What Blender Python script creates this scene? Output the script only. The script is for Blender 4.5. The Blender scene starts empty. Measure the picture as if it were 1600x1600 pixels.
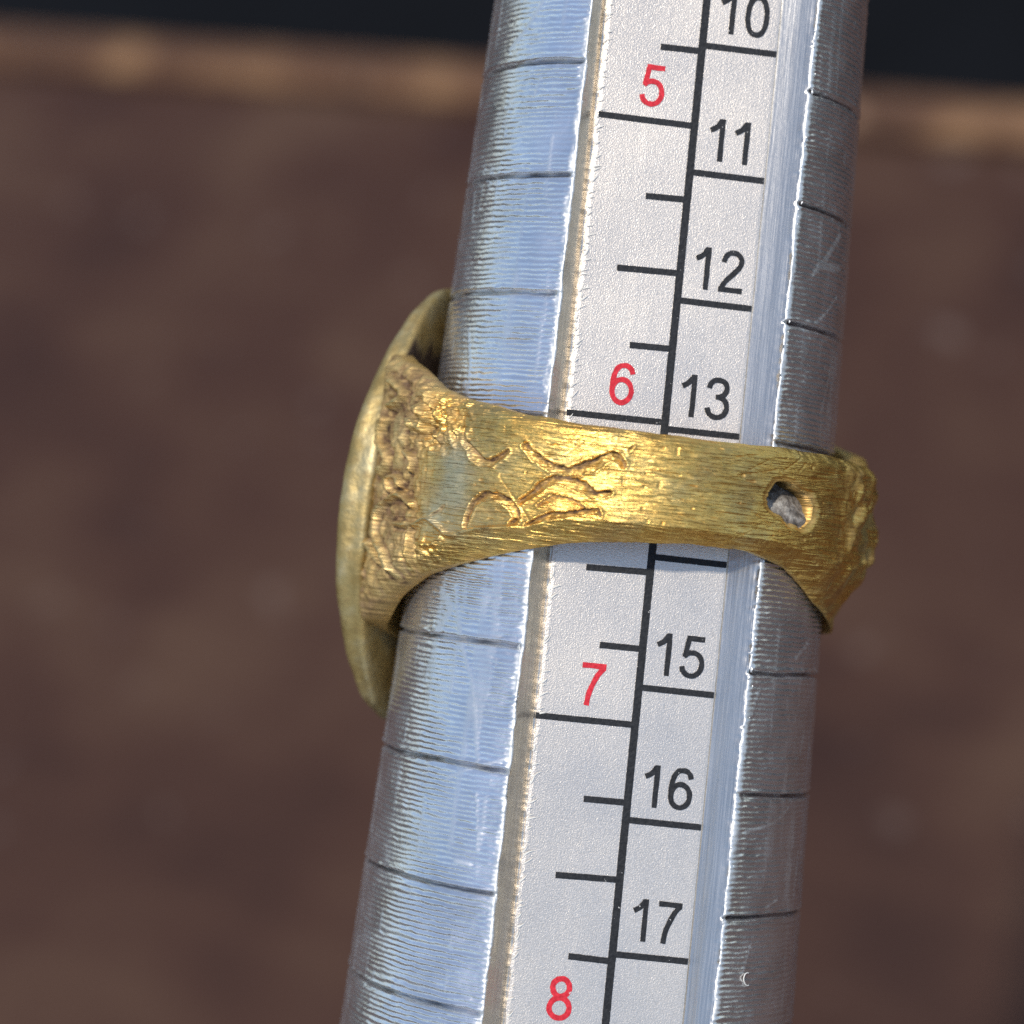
import bpy, math, random
import numpy as np
from mathutils import Matrix, Vector

# 1 Blender unit = 1 cm.  Measurements below are in millimetres, MM converts.
MM = 0.1
sc = bpy.context.scene
sc.unit_settings.system = 'METRIC'
sc.unit_settings.scale_length = 0.01
rng = random.Random(7)

def unit(v):
    v = np.array(v, float)
    return v / np.linalg.norm(v)

# ------------------------------------------------------------------ camera
D = 110.0                       # lens to mandrel axis, mm
PPM = 37.7                      # photograph pixels per mm at the axis
F = D * PPM                     # focal length in photograph pixels
UP = unit((-0.27, 0.62, 0.737))  # world up as the tilted camera sees it
FW = np.array((0, 0, -1.0)); FW = unit(FW - UP * (FW @ UP))
RT = np.cross(FW, UP)
RW = np.stack([RT, FW, UP])     # camera space -> world space
CAM_H = 390.0 * UP[2]           # camera height over the table, mm
cam = bpy.data.cameras.new('camera')
cam.sensor_width = 36.0
cam.lens = 36.0 * F / 1600.0
cam.clip_start = 0.1
cam.clip_end = 5000.0
cam.dof.use_dof = True
cam.dof.focus_distance = 103.0 * MM
cam.dof.aperture_fstop = cam.lens * 1e-3 / (2 * 1.22 * MM)
co = bpy.data.objects.new('camera', cam)
sc.collection.objects.link(co)
M3 = Matrix([list(r) for r in RW])
co.matrix_world = Matrix.Translation((0, 0, CAM_H * MM)) @ M3.to_4x4()
sc.camera = co

# ------------------------------------------------------------------ light
SUN = RW @ unit((-0.25, 0.40, 0.88))
w = bpy.data.worlds.new('World')
sc.world = w
w.use_nodes = True
nt = w.node_tree
bg = nt.nodes['Background']
sky = nt.nodes.new('ShaderNodeTexSky')
sky.sky_type = 'NISHITA'
sky.sun_disc = False
sky.sun_elevation = math.asin(SUN[2])
sky.sun_rotation = math.atan2(SUN[0], SUN[1])
sky.air_density = 1.0
sky.dust_density = 0.5
sky.ozone_density = 1.3
nt.links.new(sky.outputs[0], bg.inputs[0])
bg.inputs[1].default_value = 0.15
sl = bpy.data.lights.new('sun', 'SUN')
sl.energy = 3.6
sl.angle = math.radians(3.0)
sl.color = (1.0, 0.95, 0.87)
so = bpy.data.objects.new('sun', sl)
so.rotation_euler = Vector(SUN).to_track_quat('Z', 'Y').to_euler()
so.location = Vector(SUN) * 60
sc.collection.objects.link(so)
sc.view_settings.view_transform = 'Standard'
sc.view_settings.look = 'None'
sc.view_settings.exposure = 0.1
sc.view_settings.gamma = 1.0
sc.view_settings.use_curve_mapping = False
sc.cycles.use_denoising = False
sc.cycles.sample_clamp_indirect = 3.0

# ------------------------------------------------------------------ helpers
def tag(o, label=None, cat=None, kind=None, group=None):
    if label: o['label'] = label
    if cat: o['category'] = cat
    if kind: o['kind'] = kind
    if group: o['group'] = group
    return o

def link(name, data, parent=None):
    o = bpy.data.objects.new(name, data)
    sc.collection.objects.link(o)
    if parent: o.parent = parent
    return o

def np_mesh(name, V, quads, uv=None, mat_idx=None, attrs=None, smooth=True):
    """V (n,3) in mm, quads (m,4) or (m,3)"""
    me = bpy.data.meshes.new(name)
    quads = np.asarray(quads, np.int32)
    m, k = quads.shape
    me.vertices.add(len(V))
    me.vertices.foreach_set('co', (np.asarray(V, np.float32) * MM).ravel())
    me.loops.add(m * k)
    me.loops.foreach_set('vertex_index', quads.ravel())
    me.polygons.add(m)
    me.polygons.foreach_set('loop_start', np.arange(0, m * k, k, dtype=np.int32))
    me.polygons.foreach_set('loop_total', np.full(m, k, np.int32))
    if mat_idx is not None:
        me.polygons.foreach_set('material_index', np.asarray(mat_idx, np.int32))
    me.polygons.foreach_set('use_smooth', np.full(m, smooth, bool))
    if uv is not None:
        l = me.uv_layers.new(name='UVMap')
        l.data.foreach_set('uv', np.asarray(uv, np.float32)[quads.ravel()].ravel())
    for nm, val in (attrs or {}).items():
        a = me.attributes.new(nm, 'FLOAT', 'POINT')
        a.data.foreach_set('value', np.asarray(val, np.float32).ravel())
    me.update(calc_edges=True)
    me.validate()
    return me

def hash2(i, j, seed):
    h = (i.astype(np.int64) * 374761393 + j.astype(np.int64) * 668265263 + seed * 1442695041) & 0xffffffff
    h = ((h ^ (h >> 13)) * 1274126177) & 0xffffffff
    h = h ^ (h >> 16)
    return (h & 0xffff) / 65535.0

def vnoise(x, y, seed=0):
    x, y = np.broadcast_arrays(np.asarray(x, float), np.asarray(y, float))
    xi = np.floor(x); yi = np.floor(y)
    fx = x - xi; fy = y - yi
    fx = fx * fx * (3 - 2 * fx); fy = fy * fy * (3 - 2 * fy)
    xi = xi.astype(np.int64); yi = yi.astype(np.int64)
    a = hash2(xi, yi, seed); b = hash2(xi + 1, yi, seed)
    c = hash2(xi, yi + 1, seed); d = hash2(xi + 1, yi + 1, seed)
    return (a + (b - a) * fx) * (1 - fy) + (c + (d - c) * fx) * fy - 0.5

def fbm(x, y, seed=0, oct=4):
    s = 0; a = 1.0
    for o in range(oct):
        s = s + a * vnoise(x * 2 ** o + 17.3 * o, y * 2 ** o + 5.1 * o, seed + o)
        a *= 0.55
    return s

def sstep(a, b, x):
    t = np.clip((x - a) / (b - a), 0, 1)
    return t * t * (3 - 2 * t)

def seg_dist(u, s, pts, signed=False):
    """distance to a polyline and the position 0..1 along it"""
    best = np.full(u.shape, 1e9); pos = np.zeros(u.shape); off_ = np.zeros(u.shape)
    n = len(pts) - 1
    for k in range(n):
        (ax, ay), (bx, by) = pts[k], pts[k + 1]
        dx, dy = bx - ax, by - ay
        L2 = dx * dx + dy * dy + 1e-12
        t = np.clip(((u - ax) * dx + (s - ay) * dy) / L2, 0, 1)
        d = np.hypot(u - ax - t * dx, s - ay - t * dy)
        m = d < best
        best = np.where(m, d, best)
        pos = np.where(m, (k + t) / n, pos)
        sg_ = -1.0 if dx < 0 else 1.0
        off_ = np.where(m, sg_ * ((s - ay) * dx - (u - ax) * dy) / L2 ** 0.5, off_)
    return (best, pos, off_) if signed else (best, pos)

def smooth_line(pts, n=6):
    P = np.array(pts, float); out = []
    for i in range(len(P) - 1):
        p0 = P[max(i - 1, 0)]; p1 = P[i]; p2 = P[i + 1]; p3 = P[min(i + 2, len(P) - 1)]
        for k in range(n):
            t = k / n
            out.append(0.5 * ((2 * p1) + (-p0 + p2) * t + (2 * p0 - 5 * p1 + 4 * p2 - p3) * t * t + (-p0 + 3 * p1 - 3 * p2 + p3) * t ** 3))
    out.append(P[-1])
    return [tuple(p) for p in out]

# ------------------------------------------------------------------ materials
class Mat:
    def __init__(self, name):
        self.m = bpy.data.materials.new(name)
        self.m.use_nodes = True
        self.t = self.m.node_tree
        self.b = self.t.nodes['Principled BSDF']
    def n(self, typ, **kw):
        x = self.t.nodes.new(typ)
        for k, v in kw.items():
            if hasattr(x, k): setattr(x, k, v)
            else: x.inputs[k.replace('_', ' ')].default_value = v
        return x
    def l(self, a, b): self.t.links.new(a, b)
    def set(self, **kw):
        for k, v in kw.items():
            self.b.inputs[k.replace('_', ' ')].default_value = v
    def coords(self, kind='Object', scale=(1, 1, 1)):
        tc = self.n('ShaderNodeTexCoord')
        mp = self.n('ShaderNodeMapping')
        mp.inputs['Scale'].default_value = scale
        self.l(tc.outputs[kind], mp.inputs['Vector'])
        return mp.outputs[0]
    def noise(self, vec, scale, detail=3.0, rough=0.55, dist=0.0):
        x = self.n('ShaderNodeTexNoise')
        x.inputs['Scale'].default_value = scale
        x.inputs['Detail'].default_value = detail
        x.inputs['Roughness'].default_value = rough
        x.inputs['Distortion'].default_value = dist
        if vec is not None: self.l(vec, x.inputs['Vector'])
        return x.outputs['Fac']
    def ramp(self, fac, stops):
        r = self.n('ShaderNodeValToRGB')
        e = r.color_ramp.elements
        while len(e) < len(stops): e.new(0.5)
        for el, (p, c) in zip(e, stops):
            el.position = p
            el.color = c if len(c) == 4 else (*c, 1)
        self.l(fac, r.inputs[0])
        return r.outputs[0]
    def mapr(self, fac, a, b, c, d):
        r = self.n('ShaderNodeMapRange')
        for i, v in zip((1, 2, 3, 4), (a, b, c, d)): r.inputs[i].default_value = v
        self.l(fac, r.inputs[0])
        return r.outputs[0]
    def mix(self, fac, a, b):
        x = self.n('ShaderNodeMix', data_type='RGBA')
        for s, v in ((0, fac), (6, a), (7, b)):
            if isinstance(v, (int, float)): x.inputs[s].default_value = v
            elif isinstance(v, tuple): x.inputs[s].default_value = (*v, 1)
            else: self.l(v, x.inputs[s])
        return x.outputs[2]
    def math(self, op, a, b=0.0):
        x = self.n('ShaderNodeMath', operation=op)
        for i, v in enumerate((a, b)):
            if isinstance(v, (int, float)): x.inputs[i].default_value = v
            else: self.l(v, x.inputs[i])
        return x.outputs[0]
    def bump(self, h, strength, dist, prev=None):
        x = self.n('ShaderNodeBump')
        x.inputs['Strength'].default_value = strength
        x.inputs['Distance'].default_value = dist
        self.l(h, x.inputs['Height'])
        if prev is not None: self.l(prev, x.inputs['Normal'])
        self.l(x.outputs[0], self.b.inputs['Normal'])
        return x.outputs[0]

def attr(M, name):
    a = M.n('ShaderNodeAttribute')
    a.attribute_name = name
    return a.outputs['Fac']

def mat_aluminium():
    M = Mat('turned_aluminium')
    M.set(Metallic=0.925)
    v = M.coords('Object')
    uv = M.coords('UV', (1.2, 9.0, 1))
    n1 = M.noise(v, 4.0, 5, 0.6)
    wear = attr(M, 'wear')
    base = M.mix(M.mapr(n1, 0.35, 0.7, 0, 1), (0.89, 0.88, 0.88), (0.73, 0.72, 0.71))
    base = M.mix(wear, base, (0.72, 0.72, 0.70))
    M.l(M.mix(attr(M, 'dark_mask'), base, (0.035, 0.035, 0.042)), M.b.inputs['Base Color'])
    M.l(M.math('ADD', M.mapr(M.noise(v, 9, 4), 0.3, 0.7, 0.19, 0.32), M.math('MULTIPLY', wear, 0.34)), M.b.inputs['Roughness'])
    b = M.bump(M.noise(uv, 3.0, 4, 0.6), 0.25, 0.004)
    M.bump(M.noise(v, 60, 3, 0.6), 0.18, 0.003, b)
    return M.m

def mat_wall():
    M = Mat('extruded_aluminium')
    M.set(Metallic=1.0, Base_Color=(0.80, 0.80, 0.80, 1))
    uv = M.coords('UV', (14, 0.25, 1))
    n = M.noise(uv, 1.0, 5, 0.65)
    M.l(M.mapr(n, 0.3, 0.7, 0.28, 0.36), M.b.inputs['Roughness'])
    M.l(M.ramp(n, [(0.3, (0.62, 0.58, 0.515)), (0.65, (0.78, 0.735, 0.66))]), M.b.inputs['Base Color'])
    b = M.bump(n, 0.12, 0.01)
    M.bump(M.noise(M.coords('Object'), 26, 4, 0.6), 0.16, 0.006, b)
    return M.m

def mat_label():
    M = Mat('silver_label_film')
    v = M.coords('Object')
    g = M.noise(v, 190, 2, 0.6)
    M.l(M.ramp(g, [(0.3, (0.59, 0.525, 0.445)), (0.7, (0.80, 0.715, 0.61))]), M.b.inputs['Base Color'])
    M.set(Metallic=0.82)
    sm = M.noise(v, 2.2, 4, 0.6)
    st = M.noise(M.coords('Object', (30, 1.5, 30)), 1.0, 3, 0.5)
    M.l(M.math('ADD', M.mapr(sm, 0.3, 0.7, 0.31, 0.39), M.mapr(st, 0.62, 0.75, 0.0, 0.03)), M.b.inputs['Roughness'])
    b = M.bump(g, 0.30, 0.0045)
    M.bump(st, 0.03, 0.01, b)
    return M.m

def mat_ink(name, col, rough=0.45):
    M = Mat(name)
    v = M.coords('Object')
    g = M.noise(v, 75, 2, 0.6)
    c2 = tuple(min(1, c * 1.6 + 0.01) for c in col)
    base = M.mix(M.mapr(g, 0.35, 0.75, 0, 1), col, c2)
    chip = M.mapr(M.noise(v, 38, 3, 0.7), 0.69, 0.72, 0, 0.8)
    M.l(M.mix(chip, base, (0.6, 0.58, 0.55)), M.b.inputs['Base Color'])
    M.set(Roughness=rough)
    M.b.inputs['Specular IOR Level'].default_value = 0.3
    M.bump(g, 0.3, 0.008)
    return M.m

def mat_gold():
    M = Mat('brushed_worn_gold')
    uvb = M.coords('UV', (0.75, 9.0, 1))
    uvf = M.coords('UV', (1, 1, 1))
    v = M.coords('Object')
    dirt = attr(M, 'dirt')  # packed dirt, plus the painted shadow in the engraved strokes
    pale = attr(M, 'tarnish_sheen')
    br = M.noise(uvb, 1.0, 3, 0.5, 0.5)
    lump = M.noise(v, 6.5, 5, 0.6)
    gold = M.ramp(lump, [(0.3, (0.80, 0.46, 0.11)), (0.5, (0.94, 0.60, 0.165)), (0.72, (0.97, 0.71, 0.26))])
    gold = M.mix(M.math('MULTIPLY', M.mapr(br, 0.52, 0.66, 0, 1), 0.34), gold, (0.34, 0.17, 0.05))
    gold = M.mix(M.mapr(M.noise(v, 3.2, 5, 0.65), 0.50, 0.66, 0, 0.6), gold, (0.46, 0.25, 0.075))
    gold = M.mix(M.math('MULTIPLY', pale, 0.75), gold, (0.56, 0.53, 0.36))
    grain = M.noise(v, 30, 5, 0.7)
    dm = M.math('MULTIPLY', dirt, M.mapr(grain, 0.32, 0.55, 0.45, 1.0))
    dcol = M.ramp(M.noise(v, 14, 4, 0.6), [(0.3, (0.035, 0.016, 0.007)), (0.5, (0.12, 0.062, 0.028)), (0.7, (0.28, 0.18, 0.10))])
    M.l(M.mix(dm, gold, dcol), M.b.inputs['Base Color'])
    M.l(M.math('SUBTRACT', 1.0, M.math('MULTIPLY', dm, 0.75)), M.b.inputs['Metallic'])
    r = M.math('ADD', M.mapr(grain, 0.3, 0.7, 0.33, 0.45), M.math('MULTIPLY', dm, 0.3))
    M.l(M.math('ADD', r, M.math('MULTIPLY', pale, 0.14)), M.b.inputs['Roughness'])
    b = M.bump(br, 0.9, 0.014)
    b = M.bump(M.noise(uvf, 7.0, 3, 0.6), 0.12, 0.006, b)
    M.bump(grain, 0.10, 0.008, b)
    return M.m

def mat_plate():
    M = Mat('dull_gold_plate')
    v = M.coords('Object')
    n = M.noise(v, 5, 5, 0.6)
    g = M.noise(v, 22, 4, 0.65)
    col = M.ramp(n, [(0.3, (0.27, 0.18, 0.055)), (0.5, (0.38, 0.28, 0.11)), (0.7, (0.44, 0.38, 0.22))])
    shade = attr(M, 'dark_mask')  # shade of the hollow under the plate, painted into its colour
    M.l(M.mix(shade, M.mix(M.mapr(g, 0.55, 0.75, 0, 0.6), col, (0.17, 0.11, 0.05)), (0.035, 0.02, 0.012)), M.b.inputs['Base Color'])
    M.l(M.math('SUBTRACT', 0.7, M.math('MULTIPLY', shade, 0.65)), M.b.inputs['Metallic'])
    M.l(M.mapr(g, 0.3, 0.7, 0.42, 0.62), M.b.inputs['Roughness'])
    b = M.bump(n, 0.4, 0.03)
    M.bump(g, 0.35, 0.012, b)
    return M.m

def mat_dirt():
    M = Mat('pale_packed_dirt')
    v = M.coords('Object')
    n = M.noise(v, 11, 6, 0.7)
    M.l(M.ramp(n, [(0.38, (0.03, 0.025, 0.02)), (0.5, (0.15, 0.13, 0.11)), (0.64, (0.42, 0.39, 0.34))]), M.b.inputs['Base Color'])
    M.set(Roughness=0.9)
    M.bump(n, 0.8, 0.03)
    return M.m

def mat_table(name, stops, rough=0.55, sc1=0.55):
    M = Mat(name)
    v = M.coords('Object', (1, 1, 1))
    vs = M.coords('Object', (0.35, 1.6, 1))
    n1 = M.noise(v, sc1, 4, 0.5, 0.4)
    n2 = M.noise(vs, 0.9, 5, 0.6)
    f = M.math('ADD', M.math('MULTIPLY', n1, 0.75), M.math('MULTIPLY', n2, 0.25))
    col = M.ramp(f, stops)
    sp = M.mapr(M.noise(v, 1.1, 2, 0.4), 0.68, 0.78, 0, 0.55)
    M.l(M.mix(sp, col, tuple(min(1, c * 1.2 + 0.06) for c in stops[-1][1])), M.b.inputs['Base Color'])
    M.set(Roughness=rough)
    M.b.inputs['Specular IOR Level'].default_value = 0.25
    M.bump(M.noise(vs, 6, 5, 0.6), 0.3, 0.05)
    return M.m

MAT_AL = mat_aluminium(); MAT_WALL = mat_wall(); MAT_LABEL = mat_label()
MAT_BLACK = mat_ink('black_print', (0.006, 0.0065, 0.008), 0.6)
MAT_RED = mat_ink('red_print', (0.42, 0.010, 0.020), 0.6)
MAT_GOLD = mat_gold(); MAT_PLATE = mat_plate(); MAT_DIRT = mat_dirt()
MAT_TOP = mat_table('brown_stained_wood', [(0.34, (0.024, 0.0078, 0.0042)), (0.5, (0.043, 0.0172, 0.0094)), (0.66, (0.066, 0.033, 0.0185))], 0.65, 0.22)
MAT_EDGE = mat_table('worn_edge_wood', [(0.36, (0.060, 0.027, 0.014)), (0.5, (0.110, 0.052, 0.025)), (0.64, (0.23, 0.125, 0.058))], 0.6, 0.6)
M = Mat('dark_floor'); M.set(Roughness=0.8)
M.l(M.ramp(M.noise(M.coords('Object'), 0.05, 4), [(0.3, (0.003, 0.0033, 0.004)), (0.7, (0.006, 0.0065, 0.008))]), M.b.inputs['Base Color'])
M.b.inputs['Specular IOR Level'].default_value = 0.05
MAT_FLOOR = M.m
M = Mat('pale_lint'); M.set(Base_Color=(0.62, 0.60, 0.55, 1), Roughness=0.7); MAT_LINT = M.m
M = Mat('dark_handle'); M.set(Base_Color=(0.02, 0.02, 0.022, 1), Roughness=0.45); MAT_HANDLE = M.m

# ------------------------------------------------------------------ setting: floor and table
def px_table(px, py, z=0.0):
    d = RW @ np.array(((px - 800) / F, -(py - 800) / F, -1.0))
    t = (z - CAM_H) / d[2]
    return np.array((0, 0, CAM_H)) + d * t

FLOOR_Z = -740.0
S = 40000.0
me = np_mesh('floor', [(-S, -S, FLOOR_Z), (S, -S, FLOOR_Z), (S, S, FLOOR_Z), (-S, S, FLOOR_Z)], [(0, 1, 2, 3)])
fl = link('floor', me); me.materials.append(MAT_FLOOR); tag(fl, kind='structure')

A = px_table(0, 98); B = px_table(1600, 226)          # inner line of the edge strip
A2 = px_table(0, 42); B2 = px_table(1600, 166)
ex = unit(B - A); ey = unit(np.array((-ex[1], ex[0], 0)))
if (A2 - A) @ ey < 0: ey = -ey
stripw = float(((A2 - A) @ ey + (B2 - B) @ ey) / 2)
MT = Matrix(((ex[0], ey[0], 0, A[0] * MM), (ex[1], ey[1], 0, A[1] * MM), (0, 0, 1, 0), (0, 0, 0, 1)))
table = bpy.data.objects.new('table', None); sc.collection.objects.link(table)
table.matrix_world = MT
tag(table, 'dark brown wooden table with a lighter worn edge strip, out of focus', 'table')

def prism(name, prof, x0, x1, mat, parent, nseg=1):
    """profile (y,z) extruded along x, mm"""
    n = len(prof); V = []; Q = []
    for i in range(nseg + 1):
        x = x0 + (x1 - x0) * i / nseg
        V += [(x, y, z) for y, z in prof]
    for i in range(nseg):
        for j in range(n):
            a = i * n + j; b = i * n + (j + 1) % n
            Q.append((a, b, b + n, a + n))
    me = bpy.data.meshes.new(name)
    me.from_pydata([tuple(c * MM for c in v) for v in V], [], Q + [tuple(range(n - 1, -1, -1)), tuple(range(nseg * n, nseg * n + n))])
    me.materials.append(mat)
    import bmesh
    bm = bmesh.new(); bm.from_mesh(me); bmesh.ops.recalc_face_normals(bm, faces=bm.faces); bm.to_mesh(me); bm.free()
    return link(name, me, parent)

TL, TW = -420.0, 1300.0
GAP = 1.6
prism('tabletop', [(-900, -25), (-GAP, -25), (-GAP, -0.8), (-GAP - 0.8, 0), (-900, 0)], TL, TW, MAT_TOP, table)
hw = stripw * 0.75
prism('edge_strip', [(0, -25), (hw + 3, -25), (hw + 3, -2), (hw + 2.2, 0.2), (hw, 1.2), (hw * 0.5, 1.6), (1.2, 1.2), (0, 0.2)], TL, TW, MAT_EDGE, table)
prism('under_rail', [(-GAP - 3, -40), (4, -40), (4, -25.3), (-GAP - 3, -25.3)], TL, TW, MAT_TOP, table)
for cx in (TL + 40, TW - 40):
    for cy in (-40, -860):
        prism('leg', [(cy - 25, FLOOR_Z + 1), (cy + 25, FLOOR_Z + 1), (cy + 25, -40.5), (cy - 25, -40.5)], cx - 25, cx + 25, MAT_TOP, table)

# ------------------------------------------------------------------ mandrel frame
AY = unit((0.1130, 0.9936, -0.0175))
AZ = np.array((0, 0, 1.0)); AZ = unit(AZ - AY * (AZ @ AY))
AX = np.cross(AY, AZ)
OC = np.array(((975 - 800) / PPM, 0, -D))
LOC = np.stack([AX, AY, AZ])
R0, K = 8.45, 0.0365
def Rm(s): return R0 - K * np.asarray(s, float)

def ray(px, py):
    d = np.array(((px - 800) / F, -(py - 800) / F, -1.0))
    return LOC @ (-OC), LOC @ d

def cone(px, py, r0=R0, k=K):
    o, d = ray(px, py)
    a = d[0] ** 2 + d[2] ** 2 - k * k * d[1] ** 2
    b = 2 * (o[0] * d[0] + o[2] * d[2] + k * d[1] * (r0 - k * o[1]))
    c = o[0] ** 2 + o[2] ** 2 - (r0 - k * o[1]) ** 2
    q = max(b * b - 4 * a * c, 0)
    p = o + (-b - q ** 0.5) / (2 * a) * d
    return math.atan2(p[0], p[2]), p[1]

# world matrix of the mandrel frame, origin slid down the axis to the butt resting on the table
W3 = RW @ LOC.T
Ow = RW @ OC + np.array((0, 0, CAM_H))
BUTT_R = 13.0
down = -W3[:, 1]
rim = math.sqrt(max(0, 1 - down[2] ** 2)) * BUTT_R      # lowest rim point of the butt disc
S_BUTT = -((Ow[2] - rim - 0.05) / -down[2])
base = Ow + W3[:, 1] * S_BUTT
def frame(origin):
    m = Matrix.Identity(4)
    for i in range(3):
        for j in range(3): m[i][j] = W3[i, j]
        m[i][3] = origin[i] * MM
    return m
MW = frame(base)
SH = -S_BUTT                    # local y of axis station s is s + SH

mandrel = bpy.data.objects.new('ring_mandrel', None); sc.collection.objects.link(mandrel)
mandrel.matrix_world = MW
tag(mandrel, 'tapered ridged aluminium ring sizing stick with a numbered silver scale, through the gold ring', 'ring sizer')

# ------------------------------------------------------------------ mandrel shaft
TC = math.radians(6.4); HWD = 4.46; TDEP = 1.0
PITCH = 0.21
SCORE = [31.2, 26.6, 22.0, 17.14, 12.64, 7.93, 3.22, -1.25, -5.79, -10.57, -15.3, -19.85, -24.5, -29.1]
DENSE = 33.0
s_rows = np.concatenate([np.linspace(S_BUTT + 145, -DENSE - 0.5, 30), np.arange(-DENSE, DENSE, PITCH / 5.0), np.linspace(DENSE + 0.5, 66, 24)])
def u_cols():
    # u = 0 at the right slot edge, 1 at the left slot edge, going round the back
    dense_r = np.linspace(0, 0.235, 118)
    back = np.linspace(0.235, 0.735, 40)[1:-1]
    dense_l = np.linspace(0.735, 1, 132)
    return np.concatenate([dense_r, back, dense_l])
U = u_cols()
NR = len(U)
Sg, Ug = np.meshgrid(s_rows, U, indexing='ij')
R_ = Rm(Sg)
half = np.arcsin(HWD / R_)
th = TC + half + Ug * (2 * math.pi - 2 * half)
th_s = np.where(th > math.pi, th - 2 * math.pi, th)
arc = th_s * 8.45
amp = 0.031 * (0.8 + 0.7 * fbm(arc * 0.35, Sg * 0.5, 3, 3))
ph = Sg / PITCH + 0.35 * vnoise(arc * 0.35, Sg * 0.9, 5) + 0.30 * vnoise(arc * 3.0, Sg * 4.0, 6) + 0.5 * vnoise(0 * arc, Sg * 2.3, 7)
fr_ = ph - np.floor(ph)
ridge = -np.cos(np.pi * np.where(fr_ < 0.6, fr_ / 0.6, 1 + (fr_ - 0.6) / 0.4))
amp = amp * (1 + 0.7 * (hash2(np.floor(ph).astype(np.int64), np.floor(arc * 0.4 + 9).astype(np.int64), 8) - 0.5))
inside = sstep(DENSE + 0.2, DENSE - 1.0, np.abs(Sg))
flat = np.zeros_like(Sg)
SCR = [([(848, 3), (835, 25), (815, 55), (797, 78)], 0.10), ([(785, 3), (780, 40), (775, 75)], 0.05),
       ([(790, 190), (788, 215)], 0.07), ([(742, 300), (738, 345)], 0.07), ([(835, 150), (845, 120)], 0.05),
       ([(712, 915), (714, 960), (722, 1010), (737, 1060), (743, 1110), (746, 1190)], 0.09),
       ([(690, 925), (705, 950), (690, 975), (680, 990)], 0.16), ([(732, 515), (734, 560), (732, 610)], 0.06),
       ([(725, 600), (740, 640)], 0.12), ([(800, 1185), (735, 1200), (700, 1215)], 0.07),
       ([(745, 1240), (747, 1330)], 0.05), ([(712, 1345), (735, 1350)], 0.08),
       ([(1312, 368), (1294, 400), (1272, 427)], 0.13), ([(1308, 462), (1292, 488), (1272, 507)], 0.07),
       ([(1280, 415), (1310, 420)], 0.16), ([(1262, 1005), (1242, 1030)], 0.08), ([(1255, 1150), (1250, 1180)], 0.06),
       ([(1232, 1262), (1212, 1285), (1165, 1300)], 0.06), ([(1186, 1080), (1170, 1130)], 0.04),
       ([(1173, 1475), (1160, 1520)], 0.05), ([(1247, 1330), (1240, 1400)], 0.09), ([(1195, 1420), (1215, 1405)], 0.04),
       ([(860, 560), (848, 600)], 0.05), ([(870, 500), (868, 520)], 0.06), ([(1300, 560), (1285, 640)], 0.05)]
vis = (np.abs(Sg) < DENSE)
for pts, wd in SCR:
    q = [cone(*p) for p in pts]
    q = [(a * 8.45, s) for a, s in q]
    d, _ = seg_dist(arc, Sg, q)
    flat = np.maximum(flat, sstep(wd * 1.6, wd * 0.6, d + 0.05 * vnoise(arc * 9, Sg * 9, 11)))
# vertical rub marks: ridges planed off along narrow lines
rub = sstep(0.26, 0.36, vnoise(arc * 3.0, Sg * 0.16, 21) + 0.3 * vnoise(arc * 6, Sg * 2, 22)) * 0.6
flat = np.maximum(flat, rub * (np.abs(th_s) > 0.5))
dr = amp * ridge * (1 - 0.85 * flat) + 0.012 * flat
dr += 0.010 * fbm(arc * 1.3, Sg * 1.3, 31, 4) + 0.006 * vnoise(arc * 11, Sg * 11, 33)
dark_mask = np.zeros_like(Sg)
for i, s0 in enumerate(SCORE):
    wob = s0 + 0.10 * vnoise(arc * 0.35 + i * 9.7, 0 * arc, 41) + 0.03 * vnoise(arc * 3.1 + i * 5.7, 0 * arc, 42)
    e = Sg - wob
    depth = 0.30 * (0.85 + 0.9 * vnoise(arc * 0.5 + 3 * i, 0 * arc + i, 43))
    dr -= depth * np.exp(-(e / 0.09) ** 4)
    dark_mask = np.maximum(dark_mask, np.exp(-(e / 0.065) ** 4) * np.clip(0.62 + 0.5 * vnoise(arc * 1.1 + 4 * i, 0 * arc + i, 45), 0, 1))  # darkens the base colour inside the score grooves
    dr += 0.06 * np.exp(-((e - 0.17) / 0.06) ** 2) * (0.5 + vnoise(arc * 2.0 + i, 0 * arc, 44))
dr *= inside
# torn lips along the slot
lipd = np.minimum(Ug, 1 - Ug) * (2 * math.pi - 2 * half) * R_
lip = sstep(0.34, 0.05, lipd + 0.16 * fbm(Sg * 2.2, Ug * 3, 51, 3))
crumb = (0.055 * fbm(Sg * 3.0, lipd * 5, 52, 4) + 0.03 * vnoise(Sg * 9, lipd * 9, 53)) * np.where(Ug < 0.5, 0.6, 1.0)
dr = dr * (1 - 0.8 * lip) + lip * (crumb + 0.02)
dr = dr - np.where(Ug < 0.5, 0.05 * np.exp(-(lipd / 0.10) ** 2), 0.0)
rr = R_ + dr
Vr = np.stack([rr * np.sin(th), Sg + SH, rr * np.cos(th)], -1)
wear_r = np.clip(lip * 0.9 + flat * 0.5, 0, 1)
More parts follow.
